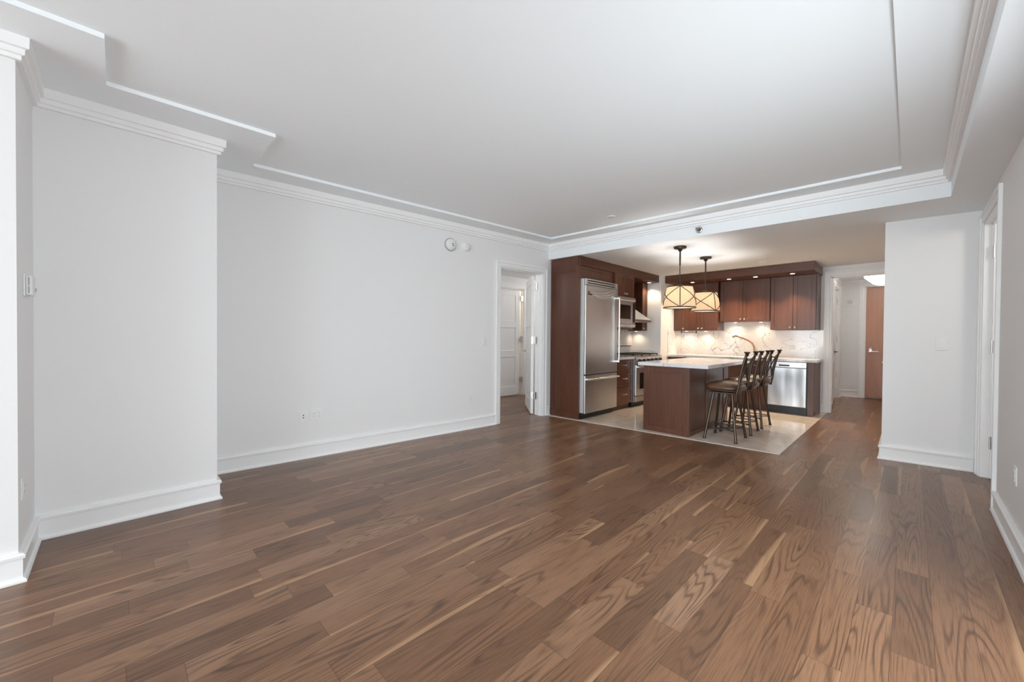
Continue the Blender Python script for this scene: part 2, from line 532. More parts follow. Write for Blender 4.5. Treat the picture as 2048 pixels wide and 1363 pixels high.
# lowered ceiling over the kitchen, the beam face and the soffit along the right wall
m = MB().prism([(-4.27, 4.894), (B0.x, B0.y), (0.225, 5.06), (0.225, WY), (2.7, WY), (2.7, 1.0), (0.60, 1.0), (0.60, 8.72), (-4.27, 8.72)], ZK, 2.80)
struct('ceiling_kitchen', m, paint('kitchen_ceiling_paint', (0.86, 0.89, 0.91), 0.8))
m = MB().prism([(-1.3, 8.60), (0.6, 8.60), (0.6, 11.5), (-1.3, 11.5)], ZH, 2.7)
struct('ceiling_hall', m, M_CEIL)
m = MB().prism([(-7.1, 3.0), (-4.3, 3.0), (-4.2, 8.7), (-7.1, 8.7)], 2.50, 2.7)
struct('ceiling_bedroom', m, M_CEIL)

xd0, xd1 = lw(DY0), lw(DY1)
m = MB()
m.prism(LEFT + [(xd0, DY0), (xd0 - .16, DY0), (-5.2, 0.4), (-5.2, WY)], 0, 2.80)
m.prism([(xd0, DY0), (xd1, DY1), (xd1 - .16, DY1), (xd0 - .16, DY0)], 2.262, 2.80)
m.prism([(xd1, DY1), (B0.x, B0.y), (-4.105, 8.72), (-4.265, 8.72), (xd1 - .16, DY1)], 0, 2.80)
struct('wall_left', m, M_WALL)
XR = 0.462; RY0, RY1 = 4.69, 5.66
m = MB()
m.box(XR, XR + .14, 0.86, 0.92, 0, 2.8); m.box(XR, XR + .14, 0.92, 2.88, 0, 0.16); m.box(XR, XR + .14, 0.92, 2.88, 2.0, 2.8); m.box(XR, XR + .14, 2.88, RY0, 0, 2.8); m.box(XR + .14, 2.7, 0.86, 1.0, 0, 2.8); m.box(2.6, 2.74, WY, 1.0, 0, 2.8); m.box(XR, XR + .14, RY0, RY1, 2.335, 2.8)  # includes the opening cut for the added side window
m.box(XR, XR + .14, RY1, 5.95, 0, 2.8)
struct('wall_right', m, M_WALL)
m = MB().prism([(-0.205, 5.735), (XR, 5.815), (XR, 6.0), (0.0, 6.0), (0.0, 8.6), (-0.205, 8.6)], 0, ZK)
struct('wall_partition', m, M_WALL)
m = MB(); m.box(-4.265, -0.97, 8.60, 8.72, 0, 2.8); m.box(-0.97, -0.2, 8.60, 8.72, 2.318, 2.8); m.box(-0.22, 0.6, 8.60, 8.72, 0, 2.8)
struct('wall_back', m, M_WALL)
m = MB().box(-4.105, -3.49, 7.62, 8.60, 0, ZK)
struct('column_kitchen', m, M_WALL)
# entry hall
m = MB()
m.box(-1.21, -1.09, 8.72, 10.05, 0, ZH); m.box(-1.21, -1.09, 10.05, 10.95, 2.30, ZH); m.box(-1.21, -1.09, 10.95, 11.45, 0, ZH); m.box(-1.3, -1.205, 10.0, 11.0, 0, ZH)
struct('wall_hall_left', m, M_WALL)
m = MB(); m.box(0.36, 0.5, 8.72, 11.45, 0, ZH)
struct('wall_hall_right', m, M_WALL)
m = MB(); m.box(-1.21, -0.70, 11.35, 11.47, 0, ZH); m.box(-0.70, 0.22, 11.35, 11.47, 2.385, ZH); m.box(-0.75, 0.27, 11.46, 11.52, 0, ZH); m.box(0.22, 0.5, 11.35, 11.47, 0, ZH)  # slab behind the entry door added to block a light leak
struct('wall_hall_back', m, M_WALL)
# room beyond the left door
m = MB()
m.box(-6.02, -5.90, 3.0, 5.30, 0, 2.5); m.box(-6.02, -5.90, 5.30, 6.22, 2.27, 2.5); m.box(-6.02, -5.90, 6.22, 8.7, 0, 2.5)
m.box(-7.1, -7.0, 3.0, 8.7, 0, 2.5); m.box(-7.1, -4.27, 8.6, 8.7, 0, 2.5); m.box(-7.1, -5.0, 2.9, 3.0, 0, 2.5); m.box(-5.9, -4.5, 3.0, 3.1, 0, 2.5)
struct('wall_bedroom', m, M_WALL)
m = MB(); m.box(1.75, 1.85, 3.0, 7.2, 0, 2.8); m.box(0.6, 1.85, 3.0, 3.1, 0, 2.8); m.box(0.6, 1.85, 7.1, 7.2, 0, 2.8); m.box(0.5, 1.85, 3.0, 7.2, 2.75, 2.85)
struct('wall_side_room', m, M_WALL)
# window wall behind the camera
m = MB()
m.box(-5.2, -4.6, WY - .16, WY, 0, 2.8); m.box(2.5, 2.8, WY - .16, WY, 0, 2.8); m.box(-4.6, 2.5, WY - .16, WY, 0, 0.1); m.box(-4.6, 2.5, WY - .16, WY, 2.42, 2.8)
struct('wall_front', m, M_WALL)
m = MB()
for k in range(7):
    x = -4.6 + 7.04 * k / 6
    m.box(x, x + .06, WY - .12, WY - .06, 0.1, 2.42)
for z in (0.1, 2.37):
    m.box(-4.6, 2.5, WY - .12, WY - .06, z, z + .05)
struct('window_1', m, M_TRIM)
m = MB()
for y in (0.92, 1.87, 2.82): m.box(XR + .05, XR + .11, y, y + .06, 0.16, 2.0)
for z in (0.16, 1.95): m.box(XR + .05, XR + .11, 0.92, 2.88, z, z + .05)
struct('window_added', m, M_TRIM)  # frame of the added side window that holds the fill

# crown, baseboards
CROWN = [(0.0, 2.612), (0.022, 2.612), (0.022, 2.632), (0.034, 2.636), (0.036, 2.662), (0.050, 2.666), (0.052, ZC), (0, ZC)]
struct('trim_2', MB().sweep(LEFT + [(B0.x, B0.y), (0.225, 5.06), (0.225, WY)], CROWN), M_TRIM)
BASE = [(0.0, 0.0), (0.030, 0.0), (0.030, 0.010), (0.024, 0.020), (0.016, 0.022), (0.016, 0.116), (0.024, 0.120), (0.026, 0.136), (0.018, 0.144), (0, 0.146)]
struct('baseboard_left', MB().sweep(LEFT + [(lw(3.825), 3.825)], BASE), M_TRIM)
struct('baseboard_right', MB().sweep([(XR, 4.60), (XR, 0.861), (2.6, 0.861), (2.6, WY)], BASE), M_TRIM)
struct('baseboard_partition', MB().sweep([(-0.205, 6.6), (-0.205, 5.735), (XR - .025, 5.812)], BASE), M_TRIM)
m = MB().sweep([(-1.085, 8.60), (-1.055, 8.60)], BASE); m.sweep([(-1.09, 11.0), (-1.09, 11.35), (-0.79, 11.35)], BASE); m.sweep([(-1.09, 8.73), (-1.09, 9.95)], BASE)
m.sweep([(-4.104, 4.865), (-4.104, 4.93)], BASE)
struct('baseboard_back', m, M_TRIM)


def casing(name, Mx, w, z, cw=0.078, depth=0.16, both=False):
    """casing and jamb round an opening 0..w wide and z high in the plane y=0 of Mx"""
    m = MB(Mx)
    for s, x in ((-1, 0.0), (1, w)):
        a, b = (x + s * 0.004, x + s * cw)
        m.box(a, b, -0.014, 0, 0, z + cw, 0.003)
        m.box(x + s * (cw - .026), x + s * (cw + .004), -0.024, 0, 0, z + cw + .004, 0.004)
        m.box(x, x - s * 0.016, 0.0, depth, 0, z)
        m.box(x - s * 0.016, x - s * 0.028, 0.045, 0.085, 0, z - 0.016)
    m.box(-cw + .02, w + cw - .02, -0.0135, 0, z + .004, z + cw, 0.003)
    m.box(-cw - .003, w + cw + .003, -0.0235, 0, z + cw - .024, z + cw + .0035, 0.004)
    m.box(0, w, 0, depth, z - 0.016, z); m.box(0.016, w - .016, 0.045, 0.085, z - .028, z - .016)
    return struct(name, m, M_TRIM)


uL = Vector((xd1 - xd0, DY1 - DY0)); FL = frame((xd0, DY0), uL)
casing('trim_3', FL, uL.length, 2.262)
FR = frame((XR, RY1), (0, -1))
casing('trim_4', FR, RY1 - RY0, 2.335, 0.078, 0.14)
casing('trim_5', frame((-0.97, 8.60), (1, 0)), 0.75, 2.318, 0.082, 0.12)
casing('trim_6', frame((-0.70, 11.35), (1, 0)), 0.92, 2.385, 0.085, 0.10)
casing('trim_7', frame((-1.09, 10.05), (0, 1)), 0.90, 2.30, 0.078, 0.10)
casing('trim_8', frame((-5.90, 5.30), (0, 1)), 0.92, 2.27, 0.09, 0.12)


def panel_door(name, Mx, w, z, panels, th=0.044, mat=None, zb=0.012):
    """leaf spanning local x 0..w, y 0..th, front face at y=0"""
    m = MB(Mx); mat = mat or M_DOORW; st = 0.11
    if not panels:
        m.box(0, w, 0, th, zb, z, 0.002)
    else:
        m.box(0, w, 0.012, th - .012, zb, z)
        for y0, y1 in ((0, 0.012), (th - .012, th)):
            m.box(0, st, y0, y1, zb, z, .002); m.box(w - st, w, y0, y1, zb, z, .002)
            zs = [zb] + [q for pr_ in panels for q in pr_] + [z]
            for k in range(0, len(zs), 2):
                m.box(st, w - st, y0, y1, zs[k], zs[k + 1], .002)
    return struct(name, m, mat)


def hinge(parent, Mx, x, y, z):
    m = MB(Mx)
    m.box(x - .030, x - .002, y - .003, y + .001, z - .055, z + .055)
    m.box(x + .002, x + .030, y - .003, y + .001, z - .055, z + .055)
    m.tube([(x, y - .006, z - .058), (x, y - .006, z + .058)], 0.007, 8)
    part('hinge', m, M_NICKEL, parent)


def lever(parent, Mx, x, y, z, s=1, mat=None, name='door_handle'):
    m = MB(Mx)
    m.lathe([(0.0, 0.012), (0.026, 0.010), (0.028, 0.0)][::-1], (x, y, z), '-y', 20)
    m.tube([(x, y, z), (x, y - .05, z)], 0.009, 10)
    m.tube([(x, y - .05, z), (x + s * .04, y - .053, z), (x + s * .115, y - .05, z)], [0.010, 0.009, 0.007], 10)
    part(name, m, mat or M_NICKEL, parent)


# door leaf open into the hall beyond the left wall
hp = Vector((-4.322, 4.735)); ld = Vector((-0.665, 0.575)).normalized()
e = hp + ld * 0.84
FD1 = frame((e.x, e.y), -ld)                 # front face looks back towards the opening
d1 = panel_door('door_1', FD1, 0.84, 2.235, [(0.22, 0.86), (1.0, 1.42), (1.56, 2.11)])
lever(d1, FD1, 0.07, 0.0, 1.0, 1)
jm = frame((xd1 - .16, DY1 - .016), (1, 0))
for z in (0.31, 1.20, 2.06):
    m = MB(FD1); m.box(0.8385, 0.8425, 0.006, 0.040, z - .055, z + .055); part('hinge', m, M_NICKEL, d1)
    m = MB(jm); m.box(0.012, 0.044, -0.004, 0.0, z - .055, z + .055); m.tube([(0.006, -.006, z - .056), (0.006, -.006, z + .056)], .007, 8)
    part('hinge', m, M_NICKEL, d1)
# far panel door, ajar
FD2 = frame((-5.985, 5.335), Vector((0.05, 0.865)))
d2 = panel_door('door_2', FD2, 0.80, 2.235, [(0.20, 0.82), (0.96, 1.44), (1.58, 2.12)])
for z in (0.33, 1.20, 2.07):
    m = MB(); m.box(-5.935, -5.90, 6.14, 6.202, z - .055, z + .055); part('hinge', m, M_NICKEL, d2)
# side room door folded back behind the jamb
FD3 = frame((XR + .055, 5.600), (1, 0))
d3 = panel_door('door_3', FD3, 0.80, 2.31, [(0.22, 0.86), (1.0, 1.42), (1.56, 2.18)])
for z in (0.33, 1.20, 2.06):
    m = MB(FD3); m.box(0.000, 0.026, -0.004, 0.0, z - .055, z + .055); m.tube([(0.0, -.005, z - .056), (0.0, -.005, z + .056)], .007, 8)
    part('hinge', m, M_NICKEL, d3)
# entry door
FD4 = frame((-0.696, 11.372), (1, 0))
d4 = panel_door('door_4', FD4, 0.912, 2.380, [], 0.05, M_ENTRY, 0.02)
m = MB(FD4)
m.lathe([(0.034, 0.0), (0.034, 0.008), (0.028, 0.014), (0.0, 0.015)], (0.09, 0, 1.005), '-y', 24)
m.lathe([(0.024, 0.0), (0.024, 0.010), (0.0, 0.013)], (0.09, 0, 1.065), '-y', 20)
m.box(0.070, 0.110, -0.006, 0, 1.0, 1.07, .004)
m.tube([(0.09, 0, 1.0), (0.09, -.055, 1.0)], .010, 10); m.tube([(0.09, -.055, 1.0), (0.14, -.058, 1.0), (0.225, -.055, 1.0)], [.011, .010, .008], 10)
part('door_handle', m, M_CHROME, d4, 'bright chrome lever handle with lock')
m = MB(FD4); m.lathe([(0.022, 0.0), (0.022, 0.006), (0.010, 0.02), (0.024, 0.034), (0.018, 0.048), (0, 0.05)], (0.285, 0, 0.78), '-y', 20)
part('door_stop_knob', m, M_PLATE, d4, 'small white knob')
# side door in the hall
FD5 = frame((-1.125, 10.066), (0, 1))
d5 = panel_door('door_5', FD5, 0.868, 2.28, [(0.22, 0.86), (1.0, 1.42), (1.56, 2.15)])
lever(d5, FD5, 0.60, 0.0, 0.99, -1, M_BRONZE)
for z in (0.48, 1.25, 2.05):
    m = MB(FD5); m.box(0.83, 0.868, -0.003, 0.0, z - .06, z + .06); m.tube([(0.872, -.006, z - .06), (0.872, -.006, z + .06)], .009, 8)
    part('hinge', m, M_NICKEL, d5)

# ------------------------------------------------------------------ kitchen, left run (faces +X; local x = world y, local y = -world x)
ML = Matrix(((0, -1, 0, 0), (1, 0, 0, 0), (0, 0, 1, 0), (0, 0, 0, 1)))
LWX = 4.100                                  # kitchen wall face in local y


def shaker(m, x0, x1, z0, z1, y, st=0.058, th=0.020):
    """shaker front, its face at local y = y, body behind"""
    m.box(x0 + st * .8, x1 - st * .8, y + .009, y + th, z0 + st * .8, z1 - st * .8)
    m.box(x0, x0 + st, y, y + th, z0, z1, .002); m.box(x1 - st, x1, y, y + th, z0, z1, .002)
    m.box(x0 + st, x1 - st, y, y + th, z0, z0 + st, .002); m.box(x0 + st, x1 - st, y, y + th, z1 - st, z1, .002)
    return m


def knob(parent, M_, x, y, z):
    m = MB(M_).lathe([(0.006, 0.0), (0.006, 0.012), (0.015, 0.018), (0.0165, 0.024), (0.012, 0.030), (0.0, 0.032)], (x, y, z), '-y', 16)
    part('knob', m, M_NICKEL, parent)


def pull(parent, M_, x, y, z, w=0.10):
    m = MB(M_)
    for s in (-1, 1):
        m.tube([(x + s * w * .42, y, z), (x + s * w * .42, y - .028, z)], .005, 8)
        m.lathe([(0.010, 0), (0.010, 0.004), (0, 0.005)], (x + s * w * .42, y, z), '-y', 12)
        m.lathe([(0.0, -.010), (0.008, -.006), (0.0095, 0.0), (0.008, .006), (0.0, .010)], (x + s * w * .42, y - .03, z), 'x', 12)
    m.tube([(x - w * .5, y - .030, z), (x + w * .5, y - .030, z)], .0048, 8)
    part('handle', m, M_NICKEL, parent)


# tall fridge surround
fy0, fy1 = 4.985, 5.905
t = thing('cabinet_gable', 'tall espresso wood end panel beside the refrigerator, facing the living room', 'cabinet panel', (-3.8, 4.97, 0))
m = MB(ML); m.box(4.955, 4.983, 3.540, 4.085, 0.006, 2.345)
part('panel', m, M_CAB, t)
m = MB(ML)
for a, b in ((3.540, 3.612), (4.013, 4.085)): m.box(4.947, 4.955, a, b, 0.006, 2.345, .001)
for a, b in ((0.006, 0.10), (2.262, 2.345)): m.box(4.947, 4.955, 3.612, 4.013, a, b, .001)
part('panel_frame', m, M_CAB, t)
t = thing('cabinet_soffit', 'espresso wood soffit over the refrigerator and hood with a downlight beneath', 'soffit', (-3.8, 6.2, 2.345))
part('fascia', MB(ML).box(4.955, 7.615, 3.535, 3.560, 2.345, ZK - .002, .002), M_CABH, t)
part('side_board', MB(ML).box(4.947, 4.968, 3.560, 4.085, 2.345, ZK - .002, .001), M_CABH, t)
part('bottom_board', MB(ML).box(4.968, 7.615, 3.560, 4.085, 2.345, 2.362), M_CABH, t)

# refrigerator
t = thing('refrigerator', 'tall stainless steel refrigerator with bottom freezer and louvred top grille', 'refrigerator', (-3.8, 5.44, 0))
part('body', MB(ML).box(fy0, fy1, 3.475, 4.08, 0.105, 2.14), M_FRIDGE, t)
part('toe_kick', MB(ML).box(fy0 + .01, fy1, 3.53, 4.06, 0.005, 0.105), M_TOE, t)
d = part('door', MB(ML).box(fy0, fy1, 3.445, 3.474, 0.690, 2.040, .006), M_STEEL, t)
m = MB(ML)
for z in (0.86, 1.90):
    m.box(fy1 - .050, fy1 - .018, 3.385, 3.445, z - .016, z + .016, .005)
m.tube([(fy1 - .034, 3.392, 0.845), (fy1 - .034, 3.392, 1.915)], .013, 14)
part('handle', m, M_CHROME, d, 'vertical bar handle')
d = part('freezer_drawer', MB(ML).box(fy0, fy1, 3.445, 3.474, 0.100, 0.672, .006), M_STEEL, t)
m = MB(ML)
for x in (fy0 + .05, fy1 - .05): m.box(x - .016, x + .016, 3.385, 3.445, 0.600, 0.632, .005)
m.tube([(fy0 + .03, 3.390, 0.616), (fy1 - .03, 3.390, 0.616)], .013, 14)
part('handle', m, M_CHROME, d, 'horizontal bar handle')
part('drawer_gap', MB(ML).box(fy0 + .004, fy1 - .004, 3.455, 3.474, 0.673, 0.689), M_BLACK, t)
g = part('grille', MB(ML).box(fy0, fy1, 3.466, 3.474, 2.046, 2.140), M_BLACK, t)
m = MB(ML)
m.box(fy0, fy0 + .05, 3.447, 3.47, 2.046, 2.14, .003); m.box(fy1 - .05, fy1, 3.447, 3.47, 2.046, 2.14, .003)
for z in (2.048, 2.084, 2.120): m.box(fy0 + .05, fy1 - .05, 3.447, 3.466, z, z + .020, .003)
part('louvre', m, M_STEEL, g)
# swagged relief ribs below the grille
m = MB(ML)
for k, (dz, a, b) in enumerate(((0.0, .07, .80), (-.035, .12, .86), (-.07, .22, .92))):
    pts = []
    for i in range(17):
        u = i / 16; x = fy0 + (a + (b - a) * u) * (fy1 - fy0)
        pts.append((x, 3.445, 1.985 + dz * .8 - .075 * sin(pi * (u * .8 + .1)) + .05 * u))
    m = MB(ML).tube(pts, .011, 8); part('relief_rib', m, M_STEEL, t)
    m = MB(ML).tube([(p[0], p[1] + .004, p[2] - .013) for p in pts], .0065, 8); part('rib_shadow', m, M_STEELD, t)  # darker tube paints the shadow line under each rib
bd = part('badge', MB(ML).box(fy0 + .055, fy0 + .165, 3.440, 3.446, 1.895, 1.955, .004), plain('badge_red', (0.10, 0.018, 0.015), .3), t, 'small dark red badge')
m = MB(ML)
for i in range(4): m.box(fy0 + .070 + i * .022, fy0 + .080 + i * .022, 3.4385, 3.440, 1.912, 1.940)
part('badge_mark', m, M_NICKEL, bd)
m = MB(ML).box(fy0 - .001, fy0, 3.452, 3.53, .1, 2.14)

# cabinet over the fridge, and over the microwave
t = thing('wall_cabinet', 'low espresso cabinet directly above the refrigerator', 'cabinet', (-3.8, 5.44, 2.15), 'espresso wall cabinets')
part('body', MB(ML).box(fy0, 5.915, 3.565, 4.085, 2.150, 2.343), M_CAB, t)
part('door', shaker(MB(ML), fy0 + .002, 5.912, 2.155, 2.340, 3.545, .045), M_CAB, t)
t = thing('wall_cabinet', 'two-door espresso cabinet above the built-in microwave', 'cabinet', (-3.8, 6.25, 1.985), 'espresso wall cabinets')
part('body', MB(ML).box(5.920, 6.560, 3.522, 4.085, 1.960, 2.343), M_CAB, t)
for x0, x1, kx in ((5.922, 6.239, 6.205), (6.242, 6.558, 6.275)):
    d = part('door', shaker(MB(ML), x0, x1, 1.965, 2.340, 3.502), M_CAB, t); knob(d, ML, kx, 3.502, 2.01)

# microwave
t = thing('microwave', 'built-in stainless steel microwave with dark window under two small cabinet doors', 'microwave', (-3.8, 6.25, 1.43))
part('body', MB(ML).box(5.922, 6.558, 3.50, 4.06, 1.432, 1.955), M_STEEL, t)
m = MB(ML)
m.box(5.922, 6.558, 3.470, 3.50, 1.885, 1.952, .008); m.box(5.922, 6.558, 3.462, 3.50, 1.895, 1.915, .006)
part('trim_strip', m, M_STEEL, t)
m = MB(ML)
m.box(5.922, 6.558, 3.470, 3.50, 1.435, 1.492, .008); m.box(5.922, 6.558, 3.462, 3.50, 1.470, 1.486, .006)
part('trim_strip', m, M_STEEL, t)
d = part('door', MB(ML).box(5.930, 6.425, 3.468, 3.50, 1.500, 1.878, .004), M_STEEL, t)
part('window', MB(ML).box(5.975, 6.372, 3.4655, 3.470, 1.575, 1.815), M_GLASSD, d, 'dark glass window')
c_ = part('control_panel', MB(ML).box(6.430, 6.550, 3.469, 3.50, 1.500, 1.878, .003), M_STEELD, t)
part('keypad', MB(ML).box(6.458, 6.536, 3.4665, 3.470, 1.525, 1.86), M_BLACK, c_, 'black keypad strip')
t = thing('valance', 'short espresso wood light rail under the built-in microwave', 'light rail', (-3.8, 6.25, 1.392))
part('board', MB(ML).box(5.922, 6.556, 3.525, 4.085, 1.392, 1.430), M_CABH, t)

# range hood, narrow cabinet beyond it
t = thing('range_hood', 'sloped stainless range hood above the gas range', 'range hood', (-3.85, 6.98, 1.55))
m = MB(ML)
y0, y1 = 6.575, 7.392
vs = [(y0, 3.585, 1.595), (y1, 3.585, 1.595), (y1, 4.085, 1.595), (y0, 4.085, 1.595), (6.80, 3.80, 1.80), (7.17, 3.80, 1.80), (7.17, 4.085, 1.80), (6.80, 4.085, 1.80)]
m.add(vs, [(0, 1, 5, 4), (1, 2, 6, 5), (2, 3, 7, 6), (3, 0, 4, 7), (4, 5, 6, 7), (3, 2, 1, 0)])
part('canopy', m, M_STEEL, t)
part('lip', MB(ML).box(y0, y1, 3.580, 4.085, 1.548, 1.594, .004), M_STEELD, t)
part('chimney', MB(ML).box(6.83, 7.14, 3.83, 4.085, 1.79, 2.343), M_STEEL, t)
t = thing('wall_cabinet', 'narrow tall espresso cabinet between the hood and the white column', 'cabinet', (-3.9, 7.5, 1.39), 'espresso wall cabinets')
part('body', MB(ML).box(7.400, 7.612, 3.790, 4.085, 1.392, 2.343), M_CAB, t)
d = part('door', shaker(MB(ML), 7.402, 7.610, 1.395, 2.340, 3.770, .05), M_CAB, t); knob(d, ML, 7.425, 3.770, 1.435)

# drawer base
t = thing('drawer_cabinet', 'espresso three-drawer base cabinet between the refrigerator and the range', 'cabinet', (-3.8, 6.22, 0))
part('body', MB(ML).box(5.915, 6.515, 3.51, 4.09, 0.10, 0.872), M_CAB, t)
part('toe_kick', MB(ML).box(5.915, 6.515, 3.565, 4.09, 0.005, 0.10), M_CABH, t)
for z0, z1 in ((0.105, 0.395), (0.402, 0.640), (0.647, 0.868)):
    d = part('drawer', shaker(MB(ML), 5.918, 6.512, z0, z1, 3.490, .045), M_CABH, t); pull(d, ML, 6.23, 3.490, (z0 + z1) / 2 + .02, .11)
t = thing('countertop', 'white marble worktop piece between the refrigerator and the range', 'worktop', (-3.8, 6.22, 0.875))
part('slab', MB(ML).box(5.912, 6.522, 3.455, 4.09, 0.875, 0.918, .003), M_MARBT, t)

# range
t = thing('gas_range', 'stainless gas range with black grates between drawers and white column', 'range', (-3.8, 7.02, 0))
ry0, ry1 = 6.530, 7.515
part('body', MB(ML).box(ry0, ry1, 3.47, 4.06, 0.10, 0.905), M_STEEL, t)
part('toe_kick', MB(ML).box(ry0 + .03, ry1, 3.53, 4.05, 0.005, 0.10), M_TOE, t)
d = part('oven_door', MB(ML).box(ry0 + .006, ry1 - .006, 3.435, 3.47, 0.215, 0.770, .006), M_STEEL, t)
part('window', MB(ML).box(ry0 + .14, ry1 - .14, 3.4325, 3.44, 0.33, 0.62), M_GLASSD, d, 'dark oven window')
m = MB(ML)
for x in (ry0 + .07, ry1 - .07): m.box(x - .015, x + .015, 3.375, 3.437, 0.715, 0.745, .005)
m.tube([(ry0 + .04, 3.378, 0.730), (ry1 - .04, 3.378, 0.730)], .013, 12)
part('handle', m, M_CHROME, d, 'horizontal oven bar handle')
part('bottom_panel', MB(ML).box(ry0 + .006, ry1 - .006, 3.44, 3.47, 0.105, 0.205, .004), M_STEELD, t)
cpn = part('control_panel', MB(ML).add([(ry0, 3.40, .79), (ry1, 3.40, .79), (ry1, 3.47, .79), (ry0, 3.47, .79), (ry0, 3.43, .905), (ry1, 3.43, .905), (ry1, 3.47, .905), (ry0, 3.47, .905)],
           [(0, 1, 5, 4), (1, 2, 6, 5), (2, 3, 7, 6), (3, 0, 4, 7), (4, 5, 6, 7), (3, 2, 1, 0)]), M_STEELD, t)
for i in range(6):
    m = MB(ML).lathe([(0.024, -.01), (0.024, 0.018), (0.019, 0.040), (0.0, 0.042)], (ry0 + .09 + i * .161, 3.415, 0.846), '-y', 18)
    part('burner_knob', m, M_BLACK, cpn, 'black burner knob')
part('cooktop', MB(ML).box(ry0, ry1, 3.425, 4.06, 0.905, 0.918, .003), M_STEELD, t)
for k in range(3):
    m = MB(ML); x0 = ry0 + .02 + k * .317; x1 = x0 + .311
    for x in (x0, x1 - .014, (x0 + x1) / 2 - .007): m.box(x, x + .014, 3.49, 4.00, 0.938, 0.955)
    for y in (3.49, 3.62, 3.745, 3.87, 3.986): m.box(x0, x1, y, y + .014, 0.938, 0.955)
    for x in (x0, x1 - .014):
        for y in (3.49, 3.986): m.box(x, x + .014, y, y + .014, 0.918, 0.94)
    part('grate', m, M_BLACKM, t, 'black cast iron burner grate')
b_ = part('backguard', MB(ML).box(ry0, 7.46, 4.055, 4.085, 0.905, 1.075, .003), M_STEEL, t)
part('backguard_cap', MB(ML).box(ry0, 7.46, 4.03, 4.085, 1.076, 1.090, .003), M_BLACKM, t)
t = thing('countertop', 'narrow marble worktop strip between the range and white column', 'worktop', (-3.8, 7.57, 0.0))
part('slab', MB(ML).box(7.518, 7.618, 3.455, 4.09, 0.875, 0.918, .003), M_MARBT, t)
part('filler_panel', MB(ML).box(7.520, 7.616, 3.50, 4.09, 0.005, 0.875), M_CAB, t)
part('upstand', MB(ML).box(7.598, 7.618, 3.488, 4.085, 0.918, 1.005, .002), M_MARBT, t)
t = thing('backsplash', 'marble backsplash behind the gas range on the left kitchen wall', 'backsplash', (-4.09, 6.8, 0.918))
part('slab', MB(ML).box(5.92, 7.60, 4.087, 4.102, 0.918, 1.56), M_MARB, t)

# ------------------------------------------------------------------ kitchen, back run (faces -Y)
BY = 8.598


def base_unit(label, x0, x1, doors, drawers=0):
    t = thing('base_cabinet', label, 'cabinet', ((x0 + x1) / 2, 8.3, 0), 'espresso base cabinets along the back wall')
    part('body', MB().box(x0, x1, 7.975, BY, 0.10, 0.872), M_CAB, t)
    part('toe_kick', MB().box(x0, x1, 8.03, BY, 0.005, 0.10), M_CABH, t)
    w = (x1 - x0) / max(doors, 1)
    zt = 0.868
    if drawers == 1:
        for k in range(doors):
            d = part('drawer', shaker(MB(), x0 + k * w + .002, x0 + (k + 1) * w - .002, 0.690, 0.868, 7.955, .04), M_CABH, t); pull(d, None, x0 + (k + .5) * w, 7.955, .785, .09)
        zt = 0.683
    for k in range(doors):
        d = part('door', shaker(MB(), x0 + k * w + .002, x0 + (k + 1) * w - .002, 0.105, zt, 7.955), M_CAB, t)
        kx = x0 + (k + 1) * w - .035 if k % 2 == 0 else x0 + k * w + .035
        knob(d, None, kx, 7.955, zt - .06)
    return t


base_unit('espresso corner base cabinet next to the white column', -3.47, -2.86, 1)
base_unit('two-door espresso sink base cabinet below the faucet', -2.855, -2.12, 2)
base_unit('narrow espresso base cabinet just left of the dishwasher', -2.115, -1.74, 1, 1)
t = thing('dishwasher', 'stainless steel dishwasher under the back counter', 'dishwasher', (-1.46, 8.25, 0))
part('body', MB().box(-1.735, -1.182, 7.985, 8.57, 0.10, 0.868), M_BLACK, t)
d = part('door', MB().box(-1.733, -1.190, 7.945, 7.983, 0.128, 0.772, .006), M_STEELW, t)
c_ = part('control_panel', MB().box(-1.733, -1.190, 7.945, 7.983, 0.776, 0.868, .004), M_STEEL, t)
m = MB(); m.box(-1.575, -1.415, 7.942, 7.948, 0.795, 0.845, .004)
hd = part('handle', m, M_STEEL, c_, 'recessed pocket handle')
part('handle_slot', MB().box(-1.568, -1.422, 7.9405, 7.9425, 0.798, 0.822), M_SLOT, c_)
part('indicator', MB().lathe([(0.006, 0), (0.006, .003), (0, .004)], (-1.235, 7.945, 0.825), '-y', 10), M_SLOT, c_)
part('toe_kick', MB().box(-1.733, -1.185, 7.965, 8.0, 0.006, 0.122), M_TOE, t)
t = thing('cabinet_gable', 'espresso end panel to the right of the dishwasher', 'cabinet panel', (-1.13, 8.25, 0))
part('panel', MB().box(-1.176, -1.092, 7.950, BY, 0.005, 0.873, .002), M_CAB, t)
t = thing('countertop', 'long marble worktop along the back wall over the dishwasher', 'worktop', (-2.3, 8.25, 0.875))
part('slab', MB().box(-3.488, -1.050, 7.915, BY, 0.875, 0.918, .003), M_MARBT, t)
t = thing('backsplash', 'tall veined marble backsplash on the back wall behind the faucet', 'backsplash', (-2.3, 8.59, 0.918))
part('slab', MB().box(-3.472, -1.040, 8.580, BY, 0.918, 1.408), M_MARB, t)
part('upper_slab', MB().box(-2.640, -1.770, 8.580, BY, 1.408, 1.60), M_MARB, t)
t = thing('backsplash', 'marble backsplash on the side of the white column', 'backsplash', (-3.48, 8.2, 0.918))
part('slab', MB().box(-3.489, -3.474, 7.93, BY, 0.918, 1.402), M_MARB, t)


